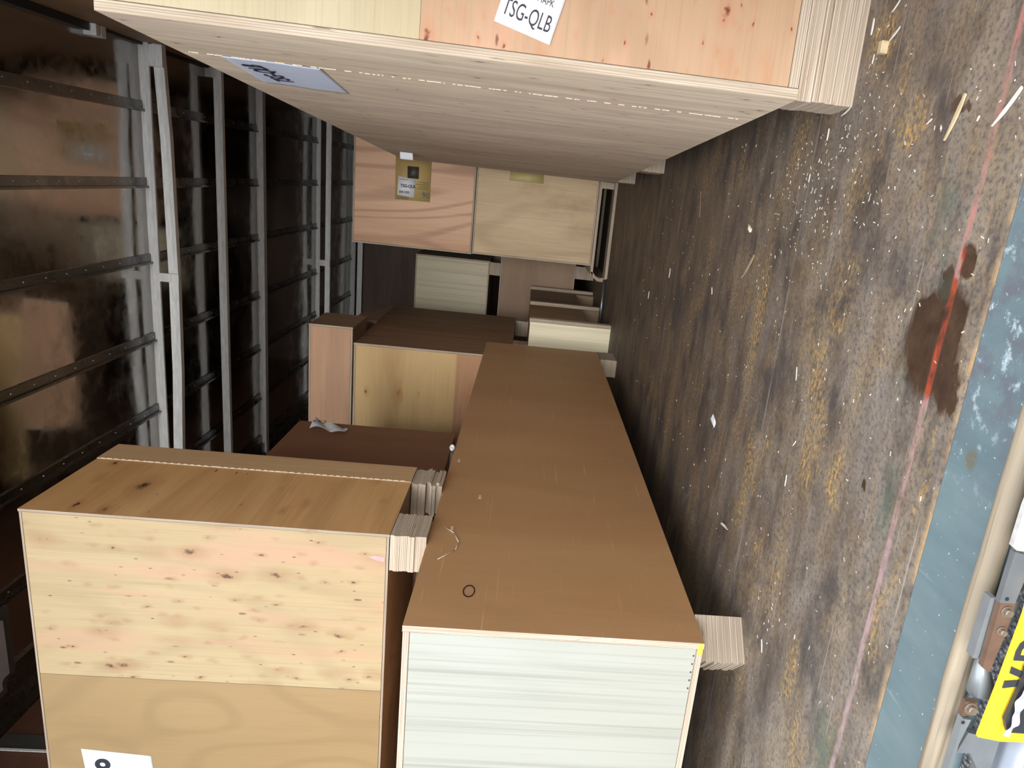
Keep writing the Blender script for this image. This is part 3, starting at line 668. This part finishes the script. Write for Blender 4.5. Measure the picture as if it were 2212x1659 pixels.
T, o = crate('lower_crate', 'lower far crate with olive brown plywood and a strip of yellow tape',
             (-0.492, 0.30, 4.90, 5.68, 0.1135, 0.912), dict(side=swirl2, front=swirl2, right=dull, left=dull, top=dull, bottom=dull, back=swirl2), t=0.010)
yy = 4.9004 - o.y
sheet('tape_strip', [xz(p) for p in ((-0.002, 0.702), (0.002, 0.479), (0.062, 0.482), (0.056, 0.700))], YTAPE, T, (0, -1, 0), n=2)['label'] = 'strip of yellow tape'
# pallet
PW = wood('pallet_wood', (0.50, 0.43, 0.31), (0.38, 0.31, 0.22), 'X', 19, 0.2, 12, 0.4)
T = thing('pallet', 'pale wooden pallet under the far stack of two crates', 'pallet', (-0.1, 5.3, 0))
box('deck_board', (-0.45, 0.45, -0.42, 0.38, 0.095, 0.1125), PW, T, axis='Z', edge=plyedge('Z'))
box('bottom_board', (-0.462, 0.45, -0.47, -0.33, 0.0, 0.018), PW, T, axis='Z', edge=plyedge('Z'))
box('bottom_board', (-0.462, 0.45, 0.25, 0.38, 0.0, 0.018), PW, T, axis='Z', edge=plyedge('Z'))
for x in (0.115, 0.40): box('post', (x - 0.0, x + 0.04, -0.42, -0.36, 0.018, 0.095), PW, T)
bm = bmesh.new()
prof = [(-0.475, 0.0), (-0.49, 0.03), (-0.488, 0.06), (-0.47, 0.085), (-0.43, 0.112), (-0.43, 0.094), (-0.455, 0.075), (-0.465, 0.05), (-0.462, 0.02), (-0.455, 0.0)]
prism_y(bm, prof, -0.42, 0.38); bm_obj('side_board', bm, plyedge('Z', 0.85), T)['label'] = 'curved end board'
# rear crate behind, and white crate on it
T, o = crate('rear_crate', 'dim brown crate on the floor farthest back below the white one',
             (-1.60, -0.577, 5.80, 6.45, 0.149, 0.745), dict(side=pinkface, front=wood('dim_pink_ply', (0.36, 0.25, 0.165), (0.28, 0.185, 0.12), 'X', 21, 0.4, 10, 0.3), right=dull, left=dull, top=dull, bottom=dull, back=dull), t=0.010)
for yy_ in (5.82, 6.3):
    skid(T, o, (-0.70, -0.60, yy_, yy_ + 0.1, 0.0, 0.148)); skid(T, o, (-1.58, -1.48, yy_, yy_ + 0.1, 0.0, 0.148))
pale2 = wood('pale_yellow_striped_plywood', (0.66, 0.60, 0.44), (0.58, 0.51, 0.36), 'Z', 22, 0.1, 20, 0.2, lines=0.5)
T, o = crate('white_crate', 'pale striped crate standing on the dim brown crate, farthest back',
             (-1.60, -0.628, 5.80, 6.45, 0.830, 1.410), dict(side=pale2, top=dull, bottom=dull), t=0.010)
skid(T, o, (-0.735, -0.635, 5.803, 5.90, 0.746, 0.829)); skid(T, o, (-0.735, -0.635, 6.3, 6.4, 0.746, 0.829)); skid(T, o, (-1.58, -1.48, 5.803, 5.9, 0.746, 0.829)); skid(T, o, (-1.58, -1.48, 6.3, 6.4, 0.746, 0.829))
bm = bmesh.new(); cyl_bm(bm, (-0.57, 4.86, 0.012), (-0.98, 4.86, 0.012), 0.011, n=10)
tag(bm_obj('steel_rod', bm, plain('dull_rod', (0.20, 0.21, 0.22), 0.35, 0.8)), 'dull steel rod lying on the floor beside the pallet', 'rod')
bm = bmesh.new(); cyl_bm(bm, (-0.86, 4.60, 0.0), (-0.86, 4.60, 0.07), 0.008, n=8); bm.free()

# ---------------------------------------------------------------- loose bits
SPL = [plain('splinter_wood_%d' % i, c, 0.7, var=0.3, sc=60) for i, c in enumerate(((0.58, 0.46, 0.28), (0.75, 0.72, 0.64), (0.33, 0.24, 0.16)))]
def splinter(p, q, wd, mat, label, z=0.001):
    p, q = Vector((*p, 0)), Vector((*q, 0)); c = (p + q) / 2; d = (q - p); L = d.length; ang = math.atan2(d.y, d.x)
    bm = bmesh.new(); n = 7; up = []; lo = []
    for i in range(n + 1):
        s = i / n; wv = wd * (0.25 + 0.75 * math.sin(math.pi * min(1, 0.12 + s * 0.95)) ** 0.7) * 0.5 * rnd.uniform(0.85, 1.1); bend = 0.03 * L * math.sin(s * 3)
        for sgn in (1, -1): up.append(bm.verts.new((L * (s - .5), bend + sgn * wv, wd * 0.35 + 0.0006))); lo.append(bm.verts.new((L * (s - .5), bend + sgn * wv, 0)))
    for i in range(n):
        a, b, c_, d_ = 2 * i, 2 * i + 1, 2 * i + 3, 2 * i + 2
        bm.faces.new([up[k] for k in (a, b, c_, d_)]); bm.faces.new([lo[k] for k in (d_, c_, b, a)])
        bm.faces.new((up[a], up[d_], lo[d_], lo[a])); bm.faces.new((up[c_], up[b], lo[b], lo[c_]))
    bm.faces.new((up[0], lo[0], lo[1], up[1])); bm.faces.new((up[-1], lo[-1], lo[-2], up[-2]))
    o_ = bm_obj('wood_splinter', bm, mat, None, (c.x, c.y, z)); o_.rotation_euler.z = ang
    return tag(o_, label, 'splinter', 'wood splinters on the floor')
for (p, q, wd, mi, lab) in (
    ((0.1699, 0.9655), (0.1138, 0.9908), .0062, 0, 'long tan wood splinter between two dark damp spots near the sill'),
    ((0.1641, 0.8517), (0.1249, 0.8912), .0048, 1, 'white wood splinter lying across the red line'),
    ((0.2916, 1.1977), (0.2763, 1.2265), .0028, 1, 'thin pale splinter on the floor right of the tall crate skid'),
    ((0.3239, 1.3018), (0.2984, 1.3013), .0040, 1, 'pale sliver hugging the near edge of the tall crate skid'),
    ((0.3334, 1.2177), (0.320, 1.2384), .0025, 1, 'thin sliver at the top edge of the photo beside the tall crate'),
    ((0.2646, 1.2726), (0.250, 1.2738), .0026, 1, 'short pale sliver just below the small wood chip by the tall crate'),
    ((0.1396, 0.923), (0.1333, 0.926), .0025, 1, 'tiny sliver between the tan and the white splinter'),
    ((0.1449, 1.0367), (0.1386, 1.0497), .002, 1, 'tiny sliver left of the tan splinter'),
    ((0.0764, 1.46), (0.0605, 1.4614), .002, 1, 'thin sliver on the floor joint below the tall crate'),
    ((0.1574, 1.4072), (0.136, 1.407), .003, 1, 'pale sliver near the tall crate underside'),
    ((0.1865, 1.3273), (0.1756, 1.3614), .0025, 1, 'splinter sticking out at the corner of the tall crate skid'),
    ((-0.1082, 1.7254), (-0.1702, 1.795), .008, 2, 'broad brown wood splinter in the middle of the aisle floor'),
    ((-0.2331, 2.0715), (-0.2516, 2.059), .003, 1, 'short white sliver beyond the broad brown splinter'),
    ((-0.2863, 1.3352), (-0.3111, 1.3266), .0022, 1, 'thin white sliver near the middle of the scuffed floor'),
    ((-0.490, 1.2794), (-0.5127, 1.2774), .0024, 1, 'thin sliver nearest the white paper scrap on the sill side'),
    ((-0.4157, 1.2687), (-0.4291, 1.2792), .002, 1, 'tiny slanted sliver beside a long scratch'),
    ((-0.7594, 1.6121), (-0.7505, 1.5595), .006, 1, 'white splinter in the shade of the long brown crate'),
    ((-0.8325, 1.237), (-0.8547, 1.2239), .003, 1, 'white sliver on the yellowish stain by the skid block'),
    ((-0.7272, 1.101), (-0.7366, 1.1006), .0016, 1, 'tiny sliver near the sill end of the floor'),
    ((-0.2518, 2.723), (-0.2869, 2.724), .004, 1, 'pale sliver far down the aisle by a floor joint'),
    ((0.0338, 2.4047), (-0.0481, 2.3672), .0022, 2, 'long thin dark straw far down the aisle'),
    ((-0.3969, 3.1183), (-0.4273, 3.1177), .004, 1, 'pale sliver farthest down the aisle')):
    splinter(p, q, wd, SPL[mi], lab)
tag(box('wood_chip', (0.258, 0.277, 1.228, 1.241, 0.0, 0.012), SPL[0], bev=0.001), 'small squarish wood chip against the tall crate skid', 'wood chip')
def scrap(name, pts, label, z=0.0, h=0.004, mat=PAP, cat='paper scrap'):
    c = sum((Vector((*p, 0)) for p in pts), Vector()) / len(pts)
    bm = bmesh.new(); A = []; B = []
    for i, p in enumerate(pts):
        hh = h * (0.3 + (i % 3) * 0.35); A.append(bm.verts.new((p[0] - c.x, p[1] - c.y, 0.0005 + hh))); B.append(bm.verts.new((p[0] - c.x, p[1] - c.y, 0)))
    m = bm.verts.new((0.001, 0, h * 1.4 + 0.0005)); n = len(pts)
    for i in range(n):
        bm.faces.new((A[i], A[(i + 1) % n], m)); bm.faces.new((B[i], B[(i + 1) % n], A[(i + 1) % n], A[i]))
    bm.faces.new(B[::-1])
    return tag(bm_obj(name, bm, mat, None, (c.x, c.y, z)), label, cat)
scrap('paper_scrap', [(-0.5488, 1.8467), (-0.556, 1.820), (-0.5634, 1.8107), (-0.577, 1.818), (-0.572, 1.8305), (-0.5641, 1.8524)], 'torn white paper scrap on the dim floor beside the long crate')
scrap('paper_scrap', [(-0.040, 1.815), (-0.052, 1.812), (-0.058, 1.79), (-0.05, 1.785), (-0.044, 1.80)], 'small yellowish paper scrap on the floor in mid aisle', mat=paper('cream_scrap', (0.75, 0.68, 0.52)))
# sawdust and tiny chips
bm = bmesh.new()
def chip(x, y):
    l, wd, a = rnd.uniform(0.0008, 0.0036), rnd.uniform(0.0004, 0.0009), rnd.uniform(0, 3.14)
    if (x > 0.16 and y > 1.29) or x < -0.86 or (x > 0.05 and y > 2.2): return
    c, s = math.cos(a), math.sin(a)
    pts = [(x + c * u * l - s * v * wd, y + s * u * l + c * v * wd) for u, v in ((-1, -1), (1, -1), (1, 1), (-1, 1))]
    A = [bm.verts.new((*p, 0.0002)) for p in pts]; B = [bm.verts.new((*p, 0.0002 + wd)) for p in pts]
    bm.faces.new(B); bm.faces.new(A[::-1])
    for i in range(4): bm.faces.new((A[i], A[(i + 1) % 4], B[(i + 1) % 4], B[i]))
for i in range(620):
    r = rnd.random()
    if r < 0.42: chip(rnd.gauss(0.08, 0.12), rnd.gauss(1.38, 0.16))
    elif r < 0.45: chip(rnd.gauss(-0.78, 0.07), rnd.gauss(1.22, 0.03))
    else: chip(rnd.uniform(-1.1, 0.33), 0.83 + rnd.random() ** 1.5 * 2.6)
tag(bm_obj('sawdust_chips', bm, SPL[1]), 'pale sawdust specks and tiny chips sprinkled over the floor', 'sawdust', kind='stuff')

# paper bits on the crates
def crumple(name, c, r, label, mat, seed=1, flat=0.5):
    rr = random.Random(seed); bm = bmesh.new(); bmesh.ops.create_icosphere(bm, subdivisions=3, radius=1)
    ph = [Vector((rr.uniform(-1, 1), rr.uniform(-1, 1), rr.uniform(-1, 1))).normalized() for _ in range(14)]
    for v in bm.verts:
        k = 1.0
        for p in ph: k -= 0.22 * abs(v.co.normalized().dot(p)) ** 6 * (1 + rr.random() * 0.2)
        v.co = Vector((v.co.x * r[0], v.co.y * r[1], v.co.z * r[2])) * k
    return tag(bm_obj(name, bm, mat, None, c), label, 'paper scrap')
crumple('crumpled_paper', (-0.866, 2.262, 0.733), (0.012, 0.02, 0.014), 'crumpled white paper caught on the upper edge of the long brown crate', PAP, 3)
T = thing('torn_label', 'torn crumpled white label with scribbled marks on the dark brown crate edge', 'paper scrap', (-1.149, 3.06, 1.36))
bm = bmesh.new(); n = 14; V = []
for i in range(n + 1):
    for j in range(5):
        s, t_ = i / n, j / 4
        x = 0.006 + 0.022 * abs(math.sin(5 * s + 2 * t_)) * (1 - s * 0.6); y = 0.02 + t_ * (0.10 - 0.05 * s) - 0.03 * math.sin(s * 2); z = 0.07 - s * 0.16
        V.append(bm.verts.new((x, y, z)))
for i in range(n):
    for j in range(4): bm.faces.new([V[i * 5 + j], V[(i + 1) * 5 + j], V[(i + 1) * 5 + j + 1], V[i * 5 + j + 1]]).smooth = False
tl = bm_obj('paper', bm, PAP, T); md = tl.modifiers.new('thick', 'SOLIDIFY'); md.thickness = 0.001
bm = bmesh.new()
for k, (zc, r) in enumerate(((0.050, 0.014), (0.022, 0.014))):
    for i in range(16):
        a0, a1 = i * math.pi / 8, (i + 1) * math.pi / 8
        bm.faces.new([bm.verts.new((0.0305, 0.055 + math.cos(a) * r * 1.2 * q_, zc + math.sin(a) * r * q_)) for a, q_ in ((a0, 1), (a1, 1), (a1, .72), (a0, .72))])
bm_obj('scribble', bm, INK, T)
# loose splinter on the side of the long crate
bm = bmesh.new()
def twig(bm, pts, r):
    for a, b in zip(pts, pts[1:]): cyl_bm(bm, a, b, r, n=6)
twig(bm, [(-0.8705, 1.70, 0.690), (-0.8700, 1.672, 0.664), (-0.8700, 1.625, 0.648), (-0.8700, 1.585, 0.652), (-0.8700, 1.535, 0.688)], 0.0009)
tag(bm_obj('wood_thread', bm, SPL[1]), 'bent pale wood thread stuck to the brown side of the long crate', 'splinter')
for i, (y, z, l) in enumerate(((1.70, 0.672, 'white paint scuff high on the brown side of the long crate, nearest'), (1.905, 0.615, 'white paint scuff on the brown side beyond the wood thread'), (2.17, 0.70, 'faint scuff below the crumpled paper on the brown side'))):
    tag(box('paint_scuff', (-0.8718, -0.8706, y - 0.012, y + 0.010, z - 0.004, z + 0.004), plain('scuff_%d' % i, (0.62, 0.45, 0.30), 0.7), bev=0.0004), l, 'scuff mark')

# ---------------------------------------------------------------- pole and hardware at the truck's end
pm = wood('weathered_pole_wood', (0.34, 0.28, 0.20), (0.17, 0.13, 0.085), 'X', 23, 0.5, 20, 1.0, rough=0.8, stain=(0.20, 0.17, 0.13), kn=0.1, kscale=20)
bm = bmesh.new(); n = 60; rings = []
for i in range(n + 1):
    x = -1.9 + 2.35 * i / n; r = 0.0128 * (1 + 0.03 * math.sin(i * 0.9) + 0.02 * math.sin(i * 2.3))
    rings.append([bm.verts.new((x + 0.7, 0.0012 * math.sin(i * 0.35) + math.cos(a) * r, 0.0135 + math.sin(a) * r)) for a in [2 * math.pi * k / 20 for k in range(20)]])
for a, b in zip(rings, rings[1:]):
    for k in range(20): bm.faces.new((a[k], a[(k + 1) % 20], b[(k + 1) % 20], b[k])).smooth = True
bm.faces.new(rings[0][::-1]); bm.faces.new(rings[-1])
tag(bm_obj('wooden_pole', bm, pm, None, (-0.7, 0.6705, 0.0)), 'long round weathered wooden pole lying along the outer edge of the sill', 'pole')

GREY = plain('grey_painted_steel', (0.17, 0.18, 0.185), 0.45, 0.3, 0.25, 18)
GREYL = plain('light_grey_steel', (0.26, 0.28, 0.29), 0.4, 0.4, 0.3, 14)
RUST = plain('rusty_brown_steel', (0.17, 0.10, 0.065), 0.6, 0.2, 0.35, 40)
WHITE = plain('chipped_white_paint', (0.50, 0.49, 0.46), 0.6, 0, 0.3, 60, bump=0.6)
HK = 1.0
T = thing('rear_door_hardware', 'grey and rusty bolted brackets and bars below the wooden pole at the truck end', 'hardware', (-0.4, 0.62, -0.02))
o = Vector((-0.4, 0.62, -0.02))
def hp(name, pts, mat, y0, y1, lab=None):
    bm = bmesh.new(); prism_y(bm, [(x - o.x, min(z, 0.0355) - o.z) for x, z in pts], y0 - o.y, y1 - o.y)
    q_ = bm_obj(name, bm, mat, T)
    if lab: q_['label'] = lab
    return q_
hp('white_block', [(-0.18, 0.03), (-0.2507, 0.0395), (-0.2588, 0.0448), (-0.27, 0.042), (-0.2939, 0.0394), (-0.2983, 0.0302), (-0.2987, 0.0), (-0.18, -0.01)], WHITE, 0.62, 0.626, 'chipped white painted block')
hp('bracket_plate', [(-0.2978, 0.043), (-0.3002, 0.0217), (-0.3206, 0.0156), (-0.3545, 0.0186), (-0.3549, 0.043)], GREY, 0.615, 0.622)
hp('link_plate', [(-0.3554, 0.0314), (-0.3553, 0.0154), (-0.3939, 0.0158), (-0.4392, 0.0202), (-0.4341, 0.0294)], RUST, 0.618, 0.626, 'rusty brown link plate')
hp('backing_bar', [(-0.3572, 0.046), (-0.3564, 0.030), (-0.4112, 0.0256), (-0.4300, 0.030), (-0.43, 0.046)], GREYL, 0.628, 0.64)
bm = bmesh.new(); cyl_bm(bm, (-0.356 - o.x, 0.63 - o.y, 0.010 - o.z), (-0.402 - o.x, 0.63 - o.y, 0.016 - o.z), 0.008); bm_obj('hinge_tube', bm, GREYL, T)
bm = bmesh.new(); cyl_bm(bm, (-0.425 - o.x, 0.636 - o.y, 0.022 - o.z), (-0.474 - o.x, 0.634 - o.y, 0.010 - o.z), 0.004, 0.0145, 24); bm_obj('cone_boss', bm, GREYL, T)
hp('link_plate', [(-0.4771, 0.046), (-0.4779, 0.0224), (-0.4934, 0.0234), (-0.496, 0.046)], RUST, 0.618, 0.626, 'short rusty link plate')
hp('bracket_plate', [(-0.4966, 0.046), (-0.4971, 0.0266), (-0.5289, 0.0317), (-0.5655, 0.0310), (-0.75, 0.032), (-0.75, 0.046)], GREYL, 0.615, 0.625)
hp('lower_beam', [(-0.5179, 0.0209), (-0.5261, -0.0178), (-0.5629, -0.0175), (-0.75, -0.0175), (-0.75, 0.0), (-0.5637, -0.0014), (-0.5445, 0.012), (-0.5453, 0.0278)], GREYL, 0.62, 0.63)
for (x, z, r) in ((-0.3656, 0.0225, 0.0042), (-0.3886, 0.0219, 0.0034), (-0.4848, 0.0289, 0.0048)):
    bm = bmesh.new(); cyl_bm(bm, (x - o.x, 0.6175 - o.y, z - o.z), (x - o.x, 0.6165 - o.y, z - o.z), r * 1.5, n=20); cyl_bm(bm, (x - o.x, 0.6165 - o.y, z - o.z), (x - o.x, 0.612 - o.y, z - o.z), r, n=6)
    bm_obj('bolt', bm, plain('bolt_%d' % int(-x * 1e4), (0.30, 0.24, 0.19), 0.4, 0.7), T)
for (x, z) in ((-0.3498, 0.029), (-0.5006, 0.0351)):
    bm = bmesh.new(); cyl_bm(bm, (x - o.x, 0.6149 - o.y, z - o.z), (x - o.x, 0.6142 - o.y, z - o.z), 0.0020, n=14); bm_obj('rivet_hole', bm, DARK, T)
bm = bmesh.new(); cyl_bm(bm, (-0.46 - o.x, 0.645 - o.y, -0.06 - o.z), (-0.75 - o.x, 0.645 - o.y, -0.06 - o.z), 0.032, n=32); bm_obj('bumper_tube', bm, plain('blue_grey_tube', (0.20, 0.22, 0.26), 0.35, 0.3), T)['label'] = 'blue grey round bumper tube'

YEL = plain('yellow_plate', (0.85, 0.55, 0.03), 0.45, 0, 0.06)
T = thing('yellow_plate', 'yellow plate with dark grey letters at the right edge by the truck end', 'sign', (-0.45, 0.61, -0.01)); o = Vector((-0.45, 0.61, -0.01))
def hy(p, k): return ((p[0]) * k - o.x, (p[1] - CAMZ) * k + CAMZ - o.z)
kk = 0.606 / 0.62
bm = bmesh.new()
pl = [(-0.3300, 0.0030), (-0.3706, 0.0017), (-0.45, 0.0052), (-0.519, 0.0095), (-0.5228, 0.0090), (-0.5273, -0.0186), (-0.5265, -0.060), (-0.33, -0.060)]
prism_y(bm, [hy(p, kk) for p in pl], 0.606 - o.y, 0.609 - o.y); bm_obj('plate', bm, YEL, T)
LG = plain('letter_grey', (0.035, 0.038, 0.045), 0.5)
def bar(nm, pts):
    bm = bmesh.new(); prism_y(bm, [hy(p, kk * 0.9975) for p in pts], 0.6045 - o.y, 0.6059 - o.y); return bm_obj(nm, bm, LG, T)
bar('letter_v', [(-0.4325, -0.0043), (-0.4405, -0.0045), (-0.4475, -0.0240), (-0.4506, -0.0012 - 0.0005), (-0.4593, -0.0016), (-0.4530, -0.0320), (-0.4430, -0.0320)])
bm = bmesh.new()
outer = [(-0.4245, -0.0040), (-0.4135, -0.0036), (-0.4040, -0.0058), (-0.3985, -0.0110), (-0.3970, -0.0180), (-0.3985, -0.0250), (-0.4040, -0.0300), (-0.4245, -0.0320)]
inner = [(-0.4185, -0.0095), (-0.4120, -0.0095), (-0.4065, -0.0115), (-0.4035, -0.0145), (-0.4028, -0.0180), (-0.4035, -0.0215), (-0.4065, -0.0245), (-0.4185, -0.0265)]
O = [hy(p, kk * 0.9975) for p in outer]; I = [hy(p, kk * 0.9975) for p in inner]
vo = [bm.verts.new((x, 0.6045 - o.y, z)) for x, z in O]; vi = [bm.verts.new((x, 0.6045 - o.y, z)) for x, z in I]
vo2 = [bm.verts.new((x, 0.6059 - o.y, z)) for x, z in O]; vi2 = [bm.verts.new((x, 0.6059 - o.y, z)) for x, z in I]
for i in range(8):
    j = (i + 1) % 8
    bm.faces.new((vo[i], vo[j], vi[j], vi[i])); bm.faces.new((vo[i], vo[j], vo2[j], vo2[i])); bm.faces.new((vi[i], vi[j], vi2[j], vi2[i]))
bm_obj('letter_d', bm, LG, T)
bm = bmesh.new()
prism_y(bm, [hy(p, kk * 0.995) for p in [(-0.4311, -0.0160), (-0.4400, -0.0180), (-0.4961, -0.0117), (-0.5108, -0.0187), (-0.512, -0.07), (-0.40, -0.07), (-0.405, -0.030)]], 0.598 - o.y, 0.603 - o.y)
q_ = bm_obj('rubber_flap', bm, plain('black_rubber', (0.03, 0.032, 0.036), 0.5), T)
# clear plastic strap
cm = bpy.data.materials.new('clear_plastic_strap'); cm.use_nodes = True; pb = cm.node_tree.nodes['Principled BSDF']
nz = cm.node_tree.nodes.new('ShaderNodeTexNoise'); nz.inputs['Scale'].default_value = 90
cr = cm.node_tree.nodes.new('ShaderNodeValToRGB'); cr.color_ramp.elements[0].position = 0.4; cr.color_ramp.elements[0].color = (0.35, 0.37, 0.40, 1); cr.color_ramp.elements[1].position = 0.62; cr.color_ramp.elements[1].color = (0.9, 0.92, 0.95, 1)
cm.node_tree.links.new(nz.outputs[0], cr.inputs[0]); cm.node_tree.links.new(cr.outputs[0], pb.inputs['Base Color']); pb.inputs['Roughness'].default_value = 0.15; pb.inputs['Transmission Weight'].default_value = 0.25
bm = bmesh.new(); pts = []
n = 26
for i in range(n + 1):
    s = i / n; x = -0.5150 + 0.075 * s; z = -0.0175 - 0.012 * s - 0.003 * math.sin(s * 8)
    hx, hz = hy((x, z), 0.598 / 0.62); wd = 0.0025 + 0.003 * s
    for sg in (-1, 1): pts.append(bm.verts.new((hx + 0.0006 * math.sin(i * 0.7), 0.592 - o.y + 0.0016 * math.sin(i * 0.9 + sg), hz + sg * wd)))
for i in range(n): bm.faces.new((pts[2 * i], pts[2 * i + 1], pts[2 * i + 3], pts[2 * i + 2]))
st = bm_obj('plastic_strap', bm, cm, None, (o.x, o.y, o.z)); md = st.modifiers.new('thick', 'SOLIDIFY'); md.thickness = 0.0012
tag(st, 'crinkled clear plastic strap hanging over the yellow plate', 'strap')
